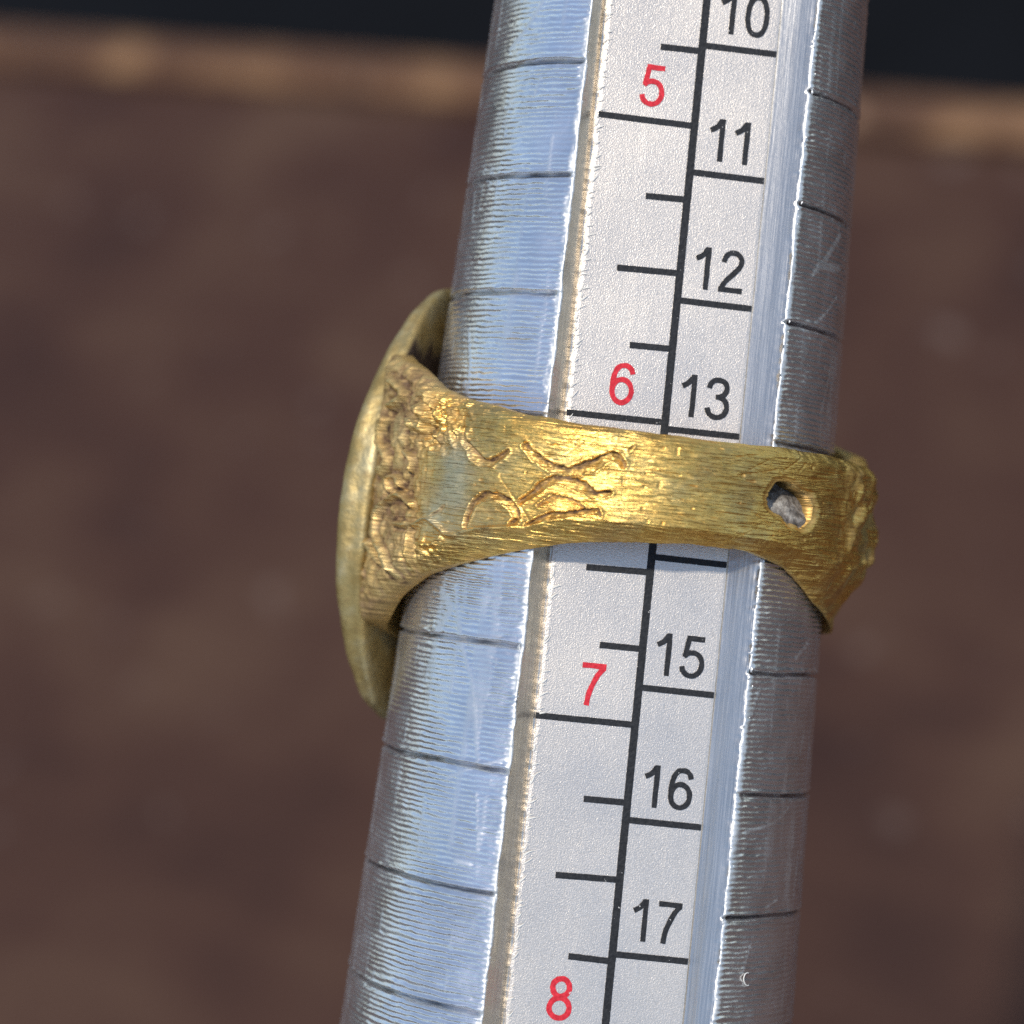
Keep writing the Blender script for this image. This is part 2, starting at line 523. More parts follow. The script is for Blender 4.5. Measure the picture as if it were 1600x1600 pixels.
# slot section, left edge -> floor -> right edge, as (a, b) relative to the chord
slot = [(-4.44, -0.04), (-4.34, -0.16), (-4.21, -0.33), (-4.06, -0.52), (-3.92, -0.71), (-3.81, -0.86), (-3.73, -0.97), (-3.66, -1.0),
        (-1.5, -1.0), (1.5, -1.0), (3.27, -1.0), (3.29, -0.99), (3.44, -0.87), (3.60, -0.74), (3.74, -0.62), (3.89, -0.49), (4.03, -0.37), (4.16, -0.26), (4.29, -0.15), (4.41, -0.05)]
NS = len(slot)
sa = np.array([p[0] for p in slot])[None, :]; sb = np.array([p[1] for p in slot])[None, :]
chord = np.sqrt(Rm(s_rows) ** 2 - HWD ** 2)[:, None]
sj = s_rows[:, None]
sa0 = sa
drift = np.clip(sj, -30, 30)
sa = sa + -0.0075 * drift * np.interp(sa0, [-4.1, -3.75, -2, 3.0, 3.4, 3.9], [0, 1, 1, 0.87, 0.87, 0])
edgeL = np.exp(-((sa + 4.44) / 0.12) ** 2); edgeR = np.exp(-((sa - 4.41) / 0.12) ** 2)
wa = sa + (edgeL * 0.10 * fbm(sj * 0.9, 0 * sj, 61, 4) + edgeR * (0.07 * fbm(sj * 0.6, 0 * sj + 3, 62, 3) + 0.03 * fbm(sj * 5.0, 0 * sj + 9, 64, 2))) * 1.0
wb = chord + sb + (edgeL + edgeR) * 0.05 * fbm(sj * 3, sa * 2, 63, 3)
ca, sn = math.cos(TC), math.sin(TC)
Vs = np.stack([wa * ca + wb * sn, np.broadcast_to(sj, wa.shape) + SH, -wa * sn + wb * ca], -1)
V = np.concatenate([Vr, Vs], 1)
nr, nc = V.shape[:2]
uvu = np.concatenate([arc, np.broadcast_to(sa0, wa.shape)], 1); uvv = np.broadcast_to(sj, (nr, nc))
idx = np.arange(nr * nc).reshape(nr, nc)
j0 = np.arange(nc); j1 = (j0 + 1) % nc
quads = np.stack([idx[:-1][:, j0], idx[:-1][:, j1], idx[1:][:, j1], idx[1:][:, j0]], -1).reshape(-1, 4)
mi = np.zeros(nc, int); mi[NR:NR + NS - 1] = 1
mi = np.tile(mi, nr - 1)
wear = np.concatenate([wear_r, np.broadcast_to((edgeL + edgeR) * 0.6, wa.shape)], 1)
me = np_mesh('shaft', V.reshape(-1, 3), quads, np.stack([uvu, uvv], -1).reshape(-1, 2), mi, {'wear': wear.reshape(-1), 'dark_mask': np.concatenate([dark_mask * (1 - lip), np.zeros(wa.shape)], 1).reshape(-1)})
me.materials.append(MAT_AL); me.materials.append(MAT_WALL)
link('shaft', me, mandrel)

def lathe(name, prof, mat, parent, n=64, cap=True):
    """profile [(r, y)] round the local y axis, mm"""
    V = []; Q = []
    for r, y in prof:
        V += [(r * math.sin(2 * math.pi * k / n), y, r * math.cos(2 * math.pi * k / n)) for k in range(n)]
    for i in range(len(prof) - 1):
        for k in range(n):
            a = i * n + k; b = i * n + (k + 1) % n
            Q.append((a, b, b + n, a + n))
    if cap:
        Q.append(tuple(range(n - 1, -1, -1))); Q.append(tuple(range((len(prof) - 1) * n, len(prof) * n)))
    me = bpy.data.meshes.new(name)
    me.from_pydata([tuple(c * MM for c in v) for v in V], [], Q)
    me.polygons.foreach_set('use_smooth', [len(q) == 4 for q in Q])
    me.materials.append(mat); me.update()
    return link(name, me, parent)
HT = 150.0
lathe('handle', [(BUTT_R - 1, 0), (BUTT_R, 1), (BUTT_R, 20), (BUTT_R - 1.2, 40), (BUTT_R, HT - 6), (BUTT_R - 1.5, HT + 4), (9.0, HT + 5)], MAT_HANDLE, mandrel)
rt = float(Rm(66))
lathe('tip', [(rt - 0.02, 66.02 + SH), (rt - 0.5, 67.0 + SH), (rt - 2.0, 67.6 + SH)], MAT_AL, mandrel)

# ------------------------------------------------------------------ scale label
H0 = math.sqrt(R0 ** 2 - HWD ** 2); KB = K * R0 / H0
LABEL_B = -TDEP + 0.09
def lab(a, s, lift=0.0):
    b = np.sqrt(Rm(s) ** 2 - HWD ** 2) + LABEL_B + lift
    return (a * ca + b * sn, s + SH, -a * sn + b * ca)
def px_lab(px, py):
    o, d = ray(px, py)
    nb = np.array((sn, 0, ca)); na = np.array((ca, 0, -sn))
    h = H0 + LABEL_B
    t = (h - KB * o[1] - o @ nb) / (d @ nb + KB * d[1])
    p = o + t * d
    return float(p @ na), float(p[1])
def a_left(s): return -3.60 - 0.0075 * s
def a_right(s): return 3.30 - 0.0065 * s

ss = np.arange(-40, 50.01, 0.08)
fr = 0.06 * fbm(ss * 2.5, 0 * ss, 71, 4)
al = a_left(ss).clip(-3.76, -3.4) + fr; ar = a_right(ss).clip(3.0, 3.46) + 0.012 * fbm(ss * 3, 0 * ss, 72, 3)
cols = []
for f, dz in ((0, -0.085), (0, 0.0), (0.02, 0.012), (0.25, 0.0), (0.5, 0.0), (0.75, 0.0), (0.985, 0.004), (1, 0.0), (1, -0.085)):
    a = al + (ar - al) * f
    cols.append(np.stack(lab(a, ss, dz), -1))
V = np.stack(cols, 1); nr, nc = V.shape[:2]
idx = np.arange(nr * nc).reshape(nr, nc)
quads = np.stack([idx[:-1, :-1], idx[:-1, 1:], idx[1:, 1:], idx[1:, :-1]], -1).reshape(-1, 4)
me = np_mesh('scale_label', V.reshape(-1, 3), quads, smooth=False); me.materials.append(MAT_LABEL)
label = link('scale_label', me, mandrel)
tag(label, 'silver grained scale strip with black and red numbers')

INK = 0.022
def bar(name, p, q, width, mat, wob=0.012, lift=INK):
    p = np.array(p); q = np.array(q); L = np.linalg.norm(q - p); d = (q - p) / L; nrm = np.array((-d[1], d[0]))
    n = max(4, int(L / 0.06)); V = []; F_ = []
    sd = rng.random() * 100
    for i in range(n + 1):
        c = p + d * L * i / n
        j1_ = width / 2 + wob * float(vnoise(i * 0.6 + sd, 0.0, 3)); j2_ = width / 2 + wob * float(vnoise(i * 0.6 + sd, 7.0, 3))
        for k in (j1_, -j2_):
            x = c + nrm * k
            V.append(lab(x[0], x[1], lift))
    for i in range(n): F_.append((2 * i, 2 * i + 1, 2 * i + 3, 2 * i + 2))
    me = np_mesh(name, V, F_, smooth=False); me.materials.append(mat)
    o = link(name, me, label)
    return o
def bar_px(name, a, b, width, **k): return bar(name, px_lab(*a), px_lab(*b), width, MAT_BLACK, **k)
v0 = px_lab(1104.5, 0); v1 = px_lab(946, 1600)
sl_ = (v1[0] - v0[0]) / (v1[1] - v0[1])
def a_mid(s): return v0[0] + sl_ * (s - v0[1])
bar('centre_line', (a_mid(46), 46), (a_mid(-38), -38), 0.305, MAT_BLACK)
RIGHT = [((1101, 71), (1214, 84)), ((1082, 269), (1194, 282.5)), ((1060, 469), (1174, 482)), ((1040, 670), (1154.5, 681)), ((1020, 870), (1134, 882.5)),
         ((1000, 1074), (1115, 1086)), ((980, 1281), (1096, 1293)), ((960, 1491), (1078, 1503))]
for a, b in RIGHT:
    p, q = px_lab(*a), px_lab(*b)
    bar('division_line', (a_mid(p[1]) + 0.10, p[1]), (float(a_right(q[1])) - 0.02, (p[1] + q[1]) / 2), 0.245, MAT_BLACK, lift=INK + 0.006)
LEFT = [((1032.5, 73), (1097, 80)), ((935, 178), (1085, 197)), ((1009, 306), (1072, 312)), ((964, 418), (1060, 427)), ((984, 539), (1047, 545)), ((885, 644), (1037, 660)),
        ((916, 886), (1012, 894)), ((937, 1007.5), (1002, 1014)), ((837, 1117.5), (990, 1132.5)), ((912, 1248), (977, 1254)), ((868, 1367), (965, 1374.5)), ((888, 1494), (955, 1502))]
for a, b in LEFT:
    p, q = px_lab(*a), px_lab(*b)
    x0 = p[0]
    bar('tick_mark', (x0, p[1]), (a_mid(q[1]) - 0.10, q[1]), 0.245, MAT_BLACK, lift=INK + 0.006)

STK = 0.062
def ell(cx, cy, rx, ry, n=40, ex=2.0):
    return [(cx + rx * math.copysign(abs(math.cos(g)) ** (2 / ex), math.cos(g)), cy + ry * math.copysign(abs(math.sin(g)) ** (2 / ex), math.sin(g))) for g in np.linspace(0, 2 * math.pi, n + 1)[:-1]]
GLYPH = {  # strokes (points, closed, curved) in a box one unit high
    '0': (0.57, [(ell(0.285, 0.5, 0.223, 0.438, 40, 2.3), True, False)]),
    '1': (0.36, [([(0.298, 0.0), (0.298, 1.0)], False, False), ([(0.275, 0.965), (0.20, 0.84), (0.12, 0.765), (0.02, 0.71)], False, True)]),
    '2': (0.58, [([(0.085, 0.70), (0.115, 0.82), (0.19, 0.91), (0.295, 0.938), (0.405, 0.91), (0.485, 0.83), (0.50, 0.72), (0.455, 0.60), (0.36, 0.48), (0.22, 0.33), (0.12, 0.20), (0.075, 0.09)], False, True), ([(0.005, 0.062), (0.57, 0.062)], False, False)]),
    '3': (0.58, [([(0.065, 0.73), (0.10, 0.85), (0.18, 0.92), (0.29, 0.938), (0.40, 0.91), (0.475, 0.83), (0.478, 0.71), (0.42, 0.60), (0.33, 0.55), (0.235, 0.54)], False, True), ([(0.28, 0.545), (0.38, 0.525), (0.465, 0.46), (0.51, 0.36), (0.51, 0.26), (0.455, 0.14), (0.37, 0.08), (0.27, 0.062), (0.17, 0.09), (0.095, 0.16), (0.055, 0.27)], False, True)]),
    '5': (0.58, [([(0.545, 0.938), (0.115, 0.938)], False, False), ([(0.168, 0.92), (0.098, 0.49)], False, False), ([(0.075, 0.50), (0.16, 0.575), (0.27, 0.605), (0.38, 0.585), (0.475, 0.505), (0.515, 0.38), (0.505, 0.25), (0.45, 0.14), (0.36, 0.075), (0.26, 0.062), (0.16, 0.09), (0.085, 0.165), (0.052, 0.27)], False, True)]),
    '6': (0.58, [([(0.52, 0.75), (0.48, 0.86), (0.40, 0.925), (0.31, 0.938), (0.20, 0.905), (0.12, 0.80), (0.078, 0.65), (0.064, 0.48), (0.07, 0.33)], False, True), (ell(0.293, 0.335, 0.228, 0.272), True, False)]),
    '7': (0.58, [([(0.01, 0.925), (0.57, 0.925)], False, False), ([(0.525, 0.90), (0.42, 0.77), (0.325, 0.58), (0.25, 0.38), (0.208, 0.2), (0.188, 0.0)], False, True)]),
    '8': (0.57, [(ell(0.285, 0.742, 0.190, 0.196), True, False), (ell(0.285, 0.287, 0.224, 0.224), True, False)]),
}
def numeral(txt, cx, cy, hpx, mat):
    a0, s0 = px_lab(cx, cy)
    _, st = px_lab(cx, cy - hpx / 2); _, sb_ = px_lab(cx, cy + hpx / 2)
    k = st - sb_
    adv = 0.0; strokes = []
    for ch_ in txt:
        wg, st_ = GLYPH[ch_]
        for pts, closed, curved in st_:
            pts = smooth_line(pts, 5) if curved else pts
            strokes.append((np.array(pts) + (adv, 0), closed))
        adv += wg + 0.235
    wtot = adv - 0.235
    V = []; Fq = []
    for li, (P, closed) in enumerate(strokes):
        if len(P) == 2: P = np.array([P[0] + (P[1] - P[0]) * f for f in np.linspace(0, 1, 9)])
        n = len(P)
        if closed: T_ = np.roll(P, -1, 0) - np.roll(P, 1, 0)
        else: T_ = np.gradient(P, axis=0)
        T_ /= np.linalg.norm(T_, axis=1)[:, None]
        N_ = np.stack([-T_[:, 1], T_[:, 0]], 1)
        b0 = len(V); sd = rng.random() * 50
        for i in range(n):
            for sgn in (1, -1):
                q = P[i] + N_[i] * sgn * (STK + 0.012 * float(vnoise(i * 0.7 + sd, sgn * 3.0, 9)))
                x = (q[0] - wtot / 2) * k; y = (q[1] - 0.5) * k
                V.append(lab(a0 + x - 0.0045 * y, s0 + y, INK + 0.003 + 0.003 * li))
        for i in range(n if closed else n - 1):
            j = (i + 1) % n
            Fq.append((b0 + 2 * i, b0 + 2 * i + 1, b0 + 2 * j + 1, b0 + 2 * j))
    me = np_mesh('numeral', V, Fq, smooth=False); me.materials.append(mat)
    o = link('numeral', me, label)
    o['label'] = ('red' if mat is MAT_RED else 'black') + ' printed number ' + txt
    return o
for t, x, y in (('10', 1164, 23), ('11', 1139, 221), ('12', 1124, 422), ('13', 1102, 621), ('15', 1063, 1025), ('16', 1044, 1231), ('17', 1026, 1440)):
    numeral(t, x, y, 67, MAT_BLACK)
for t, x, y, h in (('5', 1020, 134, 66), ('6', 972, 600, 67), ('7', 926, 1069, 68), ('8', 875, 1560, 71)):
    numeral(t, x, y, h, MAT_RED)

# scuffed fibres along the left margin of the label
V = []; T = []
s = -24.0
while s < 24:
    s += rng.uniform(0.10, 0.55)
    a = float(a_left(s)) + rng.uniform(-0.03, 0.10)
    ln = rng.uniform(0.12, 0.5); an = math.radians(rng.uniform(15, 65)); wd = rng.uniform(0.04, 0.10); cv = rng.uniform(-0.5, 0.5)
    b0 = len(V); n = 5
    for i in range(n + 1):
        f = i / n; aa = an + cv * f
        x = a + ln * f * math.cos(aa); y = s + ln * f * math.sin(aa); wv = wd * (1 - f) ** 0.7 * 0.5
        for sgn in (-1, 1):
            V.append(lab(x - sgn * wv * math.sin(aa), y + sgn * wv * math.cos(aa), 0.034 + 0.05 * math.sin(f * 2.6) + 0.01 * rng.random()))
    for i in range(n): T.append((b0 + 2 * i, b0 + 2 * i + 1, b0 + 2 * i + 3, b0 + 2 * i + 2))
me = np_mesh('frayed_edge', V, T); me.materials.append(MAT_LINT)
tag(link('frayed_edge', me, label), kind='stuff')

# aluminium burrs torn up along both slot edges
V = []; T = []
for side in (-1, 1):
    s = -24.0
    while s < 24:
        s += rng.uniform(0.12, 0.6)
        near = min(abs(s - q) for q in SCORE)
        sz = rng.uniform(0.02, 0.055) * (2.2 if near < 0.25 else 1.0)
        r = float(Rm(s)); h = math.asin(HWD / r) + rng.uniform(-0.004, 0.030)
        t0 = TC + side * h
        c = np.array((r * math.sin(t0), s + SH, r * math.cos(t0)))
        er = np.array((math.sin(t0), 0, math.cos(t0))); et = np.array((math.cos(t0), 0, -math.sin(t0))); es = np.array((0, 1.0, 0))
        b0 = len(V)
        for k in range(6):
            g = 2 * math.pi * k / 6
            V.append(tuple(c + et * sz * 0.8 * math.cos(g) * rng.uniform(0.6, 1.3) + es * sz * 1.5 * math.sin(g) * rng.uniform(0.6, 1.3) - er * 0.03))
        V.append(tuple(c + er * sz * rng.uniform(0.2, 0.7) + et * sz * rng.uniform(-0.4, 0.4)))
        for k in range(6): T.append((b0 + k, b0 + (k + 1) % 6, b0 + 6))
T = [t if True else t for t in T]
me = np_mesh('burrs', V, T, attrs={'wear': np.ones(len(V))}, smooth=False); me.materials.append(MAT_AL)
tag(link('burrs', me, mandrel), kind='stuff')

# ------------------------------------------------------------------ the ring
ring = bpy.data.objects.new('signet_ring', None); sc.collection.objects.link(ring)
S_RING = 0.0
ring.matrix_world = frame(Ow + W3[:, 1] * -5.9)
SR = 5.9
tag(ring, 'worn gold signet ring with engraved shoulder and oval plate, pushed onto the sizing stick', 'ring')
BEZ = math.radians(-111)
TAB = [  # deg, top, bottom, outer radius, lower bevel width, lower bevel drop, upper bevel width, upper drop
    (-141, 5.45, -5.7, 10.1, 0.5, 0.4, 0.5, 0.4), (-111, 6.0, -6.6, 9.3, 0.5, 0.3, 0.5, 0.3), (-81, 5.3, -5.6, 10.75, 0.5, 0.4, 0.5, 0.4), (-70, 4.75, -4.3, 10.2, 0.6, 0.5, 0.5, 0.45),
    (-60, 3.98, -3.5, 9.88, 0.7, 0.6, 0.5, 0.5), (-50, 3.58, -3.0, 9.70, 0.75, 0.65, 0.5, 0.5), (-40, 3.4, -2.6, 9.62, 0.8, 0.7, 0.45, 0.45), (-30, 3.14, -2.15, 9.55, 0.85, 0.8, 0.4, 0.4),
    (-15, 2.97, -1.58, 9.50, 0.85, 0.8, 0.4, 0.35), (0, 2.9, -1.30, 9.48, 0.75, 0.75, 0.4, 0.35), (15, 2.9, -1.13, 9.50, 0.6, 0.65, 0.4, 0.35), (30, 2.97, -1.12, 9.55, 0.5, 0.6, 0.4, 0.35),
    (45, 3.0, -1.56, 9.68, 0.75, 0.8, 0.45, 0.4), (60, 2.96, -2.77, 9.90, 1.3, 1.0, 0.5, 0.5), (75, 2.9, -3.6, 10.12, 2.4, 1.3, 0.6, 0.6), (90, 2.85, -4.06, 10.28, 3.2, 1.5, 0.5, 0.4),
    (100, 3.3, -4.1, 10.32, 3.2, 1.3, 0.7, 0.3), (110, 3.75, -4.05, 10.35, 3.0, 1.3, 1.2, 0.35), (120, 4.1, -4.0, 10.4, 2.4, 1.2, 1.6, 0.45), (132, 4.25, -3.7, 10.4, 1.8, 1.1, 1.4, 0.5), (145, 3.8, -3.1, 10.2, 1.2, 0.9, 1.0, 0.6), (160, 3.1, -2.2, 9.7, 0.7, 0.6, 0.5, 0.5),
    (182, 3.4, -2.6, 9.65, 0.6, 0.5, 0.5, 0.5), (198, 4.5, -3.7, 9.82, 0.6, 0.5, 0.5, 0.4), (208, 5.2, -4.6, 9.98, 0.5, 0.4, 0.5, 0.4), (219, 5.45, -5.7, 10.1, 0.5, 0.4, 0.5, 0.4)]
TAB = np.array(TAB, float)
tdeg = np.concatenate([np.linspace(-141, -92, 40)[:-1], np.linspace(-92, 112, 690)[:-1], np.linspace(112, 219, 130)[:-1]])
def tab(i):
    x = np.linspace(-181, 259, 1761)
    xs = np.where(x < -141, x + 360, np.where(x > 219, x - 360, x))
    y = np.interp(xs, TAB[:, 0], TAB[:, i])
    kern = np.hanning(29); kern /= kern.sum()
    y = np.convolve(np.pad(y, 14, mode='edge'), kern, 'valid')
    return np.interp(tdeg, x, y)[:, None]
top, bot, rout, wl, dl, wt, dt = [tab(i) for i in range(1, 8)]
tr = np.radians(tdeg)[:, None]
NO = 190
tt = np.linspace(0, 1, NO)
tt = tt[None, :]
uu = tr * 9.6
top = top + 0.05 * fbm(uu * 0.8, 0 * uu, 81, 3) + 0.02 * fbm(uu * 4, 0 * uu, 82, 3)
bot = bot + 0.04 * fbm(uu * 0.8, 0 * uu, 83, 3) + 0.02 * fbm(uu * 4, 0 * uu, 84, 3)
sg = bot + (top - bot) * tt
ug = np.broadcast_to(uu, sg.shape)
tg = np.broadcast_to(tr, sg.shape)
eb = np.clip(1 - (sg - bot) / wl, 0, 1); et_ = np.clip(1 - (top - sg) / wt, 0, 1)
r = rout - dl * eb ** 1.1 - dt * et_ ** 1.8
degg = np.degrees(tg)
cap_r = 8.95 / np.cos(np.clip(tg - BEZ, -0.7, 0.7))
left_m = sstep(-50, -64, degg) * (degg > -141)
right_m = sstep(50, 72, degg)
body_m = np.clip(np.minimum((sg - bot) / wl, 1), 0, 1)
dirt = np.zeros_like(sg); disp = np.zeros_like(sg)  # dirt also holds the painted shadow of the engraved strokes
def cyl(px, py): 
    a, s = cone(px, py, 9.55, 0.0)
    return a * 9.6, s
ENG = [([(725, 671), (728, 689), (738, 705), (750, 719), (763, 723), (779, 717), (793, 705)], 0.19, 0.26),
       ([(729, 822), (735, 802), (743, 787), (757, 776), (776, 776), (793, 786), (805, 801), (806, 813), (798, 819)], 0.18, 0.26),
       ([(819, 697), (835, 713), (853, 726), (871, 734), (886, 737), (910, 731), (931, 724), (944, 716), (957, 712), (969, 719), (973, 727)], 0.22, 0.30),
       ([(812, 784), (834, 770), (850, 756), (871, 750), (894, 753), (910, 761), (923, 771), (938, 772), (953, 770)], 0.20, 0.28),
       ([(821, 820), (853, 808), (894, 802), (934, 796)], 0.13, 0.24),
       ([(840, 790), (862, 779), (890, 782), (912, 793)], 0.10, 0.10),
       ([(934, 796), (938, 808)], 0.07, 0.10),
       ([(700, 790), (690, 800), (680, 806)], 0.10, 0.10),
       ([(711, 677), (712, 684)], 0.11, 0.20),
       ([(990, 697), (982, 706)], 0.05, 0.08)]
for pts, wd, dp in ENG:
    q = smooth_line([cyl(*p) for p in pts])
    d, pos, of = seg_dist(ug, sg, q, True)
    wv = 1.08 * wd * (0.5 + 0.5 * np.sin(np.pi * np.clip(pos, 0.06, 0.94))) * (1 + 0.6 * vnoise(ug * 4, sg * 4, 91))
    dj = d + 0.045 * fbm(ug * 6, sg * 6, 94, 2)
    x = np.clip(of / wv, -1, 1)
    cut = sstep(1.0, 0.86, dj / wv)
    ramp_ = 0.25 + 0.75 * sstep(-0.9, 0.7, x)
    disp -= 0.62 * dp * cut * ramp_ * (1 + 0.7 * fbm(ug * 4, sg * 4, 92, 3))
    disp += 0.030 * np.exp(-((d - wv * 1.18) / 0.06) ** 2)
    dirt = np.maximum(dirt, cut * (0.15 + 0.85 * sstep(-0.35, 0.45, x + 0.8 * fbm(ug * 3, sg * 3, 93, 3))))  # packed dirt, plus the shadow below the upper cut edge painted in
RAISE = [([(636, 820), (655, 822), (667, 814), (677, 812), (690, 823), (706, 837), (730, 831), (762, 826), (795, 825), (819, 827)], 0.05, 0.13),
         ([(655, 790), (642, 776), (630, 786), (622, 805), (618, 840), (622, 868), (628, 900)], 0.06, 0.16),
         ([(633, 770), (632, 752), (640, 748), (644, 760)], 0.05, 0.14), ([(650, 708), (657, 722), (655, 735)], 0.05, 0.14),
         ([(637, 655), (630, 690), (634, 720), (628, 740)], 0.08, 0.18), ([(622, 585), (618, 610), (620, 640), (612, 680), (610, 720)], 0.07, 0.18),
         ([(600, 700), (603, 760), (598, 820), (600, 880)], 0.07, 0.16), ([(605, 900), (601, 870), (610, 850), (618, 880)], 0.06, 0.16),
         ([(650, 830), (648, 860), (642, 890)], 0.05, 0.12), ([(668, 640), (676, 655), (668, 670), (655, 660)], 0.08, 0.16),
         ([(645, 600), (652, 620), (640, 640)], 0.08, 0.16), ([(694, 840), (680, 852), (662, 850)], 0.05, 0.12)]
rmask = np.zeros_like(sg); tmask = np.zeros_like(sg)
for pts, wd, dp in RAISE:
    q = smooth_line([cyl(*p) for p in pts])
    d, pos = seg_dist(ug, sg, q)
    rz = np.exp(-(d / (wd * 2.0)) ** 2); trench = np.exp(-((d - wd * 4.2) / (wd * 1.6)) ** 2)
    disp += (1.5 * dp * rz - 0.8 * dp * trench * left_m) * body_m
    rmask = np.maximum(rmask, rz); tmask = np.maximum(tmask, trench * left_m)
# cast, lumpy areas: shoulder under the plate and the back right end
lump = np.abs(fbm(ug * 1.1, sg * 1.1, 101, 4))
rel = fbm(ug * 2.8, sg * 0.8, 102, 4) + 0.6 * fbm(ug * 4.5, sg * 3.2, 116, 3)
disp += left_m * (0.10 * lump - 0.06 + 0.20 * rel) * body_m * (1 - 0.6 * rmask)
disp += right_m * (0.50 * fbm(ug * 0.75, sg * 0.55, 103, 2) + 0.28 * fbm(ug * 1.7, sg * 1.1, 104, 2)) * np.clip(body_m + 0.35, 0, 1)
corner = np.exp(-((degg + 55) / 9.0) ** 2) * sstep(1.0, 2.0, sg)
disp += corner * (0.55 * fbm(ug * 3.0, sg * 3.0, 105, 4) - 0.06)
low = np.exp(-((degg + 55) / 7.0) ** 2) * sstep(-1.6, -2.6, sg)
disp += low * 0.42 * fbm(ug * 3.0, sg * 2.6, 106, 4)
dirt = np.maximum(dirt, 0.85 * corner * sstep(-0.3, 0.25, fbm(ug * 1.8, sg * 1.8, 107, 3)))
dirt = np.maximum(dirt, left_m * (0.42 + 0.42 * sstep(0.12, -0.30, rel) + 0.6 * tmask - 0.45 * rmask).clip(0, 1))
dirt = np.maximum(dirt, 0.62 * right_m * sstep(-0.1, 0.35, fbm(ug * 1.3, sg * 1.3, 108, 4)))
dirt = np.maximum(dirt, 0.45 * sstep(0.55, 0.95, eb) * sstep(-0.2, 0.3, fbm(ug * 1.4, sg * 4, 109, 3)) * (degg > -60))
# brushed finish, small pits and knocks
disp += 0.030 * vnoise(ug * 0.9 + 0.3 * vnoise(ug, sg * 2, 117), sg * 6.5, 111) + 0.028 * vnoise(ug * 1.6, sg * 11, 112) + 0.03 * fbm(ug * 0.7, sg * 0.9, 113, 3)
rs = random.Random(5)
for _ in range(46):
    x0, y0 = rs.uniform(-6, 10), rs.uniform(-1.2, 2.7); an = rs.gauss(0, 0.35); ln = rs.uniform(0.4, 2.2)
    d, _p = seg_dist(ug, sg, [(x0, y0), (x0 + ln * math.cos(an), y0 + ln * math.sin(an))])
    disp -= rs.uniform(0.012, 0.03) * np.exp(-(d / 0.03) ** 2)
pit = sstep(0.42, 0.47, vnoise(ug * 3.6, sg * 4.6, 114))
disp -= 0.04 * pit; dirt = np.maximum(dirt, 0.35 * pit)
tarn_sheen = np.exp(-((degg + 47) / 10.0) ** 2) * sstep(2.6, 1.2, sg) * sstep(-2.6, -1.2, sg + 0 * sg)  # pale worn patch, with the sky's reflection painted into its colour
tarn_sheen = np.clip(tarn_sheen * (0.9 + 0.9 * fbm(ug * 0.9, sg * 0.9, 115, 3)), 0, 1)
tarn_sheen = np.maximum(tarn_sheen, 0.35 * left_m)
r = r + disp * np.clip(body_m * 1.2, 0.15, 1)
r = np.where((degg < -72), np.minimum(r, cap_r + 0.02), r)
# hole through the right shoulder
hc = cyl(1237, 788)
hx = (ug - hc[0]) + 0.16 * vnoise(ug * 2.6, sg * 2.6, 121); hy = (sg - hc[1]) + 0.16 * vnoise(ug * 2.6 + 40, sg * 2.6, 122)
can, san = math.cos(math.radians(-17)), math.sin(math.radians(-17))
ha = hx * can + hy * san; hb = -hx * san + hy * can
he = ((np.abs(ha) / 1.24) ** 2.6 + (np.abs(hb) / 0.74) ** 2.6) ** (1 / 2.6)
r = r - 0.10 * sstep(1.25, 1.0, he)
rin = np.maximum(8.50, Rm(sg) + 0.07) + 0.30 * np.exp(-((degg - 85) / 30.0) ** 2) + 0.95 * np.exp(-((degg - 120) / 22.0) ** 2) * sstep(1.0, 2.8, sg) + np.exp(-((degg + 84) / 24.0) ** 2) * (0.1 + 0.85 * sstep(1.0, 3.6, sg) + 0.4 * sstep(-2.4, -4.5, sg))
rin = np.where(degg < -70, np.minimum(rin, cap_r - 0.2), rin)
r = np.maximum(r, rin + 0.12)
def pol(rad): return np.stack([rad * np.sin(tg), sg + SR, rad * np.cos(tg)], -1)
Vo = pol(r); Vi = pol(rin)
ntm, nsm = sg.shape
idx = np.arange(ntm * nsm).reshape(ntm, nsm); off = ntm * nsm
i0 = np.arange(ntm); i1 = (i0 + 1) % ntm
hole = he < 1.0
cell_hole = hole[:, :-1] & hole[i1][:, :-1] & hole[:, 1:] & hole[i1][:, 1:]
qa = np.stack([idx[:, :-1], idx[i1][:, :-1], idx[i1][:, 1:], idx[:, 1:]], -1)
keep = ~cell_hole
qo = qa[keep]; qi = qa[keep][:, ::-1] + off
Q = [qo, qi]
Q.append(np.stack([idx[i1, 0], idx[i0, 0], idx[i0, 0] + off, idx[i1, 0] + off], -1))
Q.append(np.stack([idx[i0, -1], idx[i1, -1], idx[i1, -1] + off, idx[i0, -1] + off], -1))
wallq = []
ii, jj = np.nonzero(cell_hole)
ch = cell_hole
for i, j in zip(ii, jj):
    a, b, c, d = qa[i, j]
    for (p, q_), (di, dj) in (((a, b), (0, -1)), ((b, c), (1, 0)), ((c, d), (0, 1)), ((d, a), (-1, 0))):
        if not ch[(i + di) % ntm, j + dj]: wallq.append((p, q_, q_ + off, p + off))
if wallq: Q.append(np.array(wallq))
Q = np.concatenate(Q)
dd = np.concatenate([dirt.ravel(), np.full(off, 0.35)]); tn = np.concatenate([tarn_sheen.ravel(), np.full(off, 0.1)])
dd[:off] = np.maximum(dd[:off], (0.5 * sstep(1.25, 1.0, he)).ravel())
uv = np.stack([np.concatenate([ug.ravel()] * 2), np.concatenate([sg.ravel()] * 2)], -1)
me = np_mesh('shank', np.concatenate([Vo.reshape(-1, 3), Vi.reshape(-1, 3)]), Q, uv, None, {'dirt': dd, 'tarnish_sheen': tn})
me.materials.append(MAT_GOLD)
link('shank', me, ring)

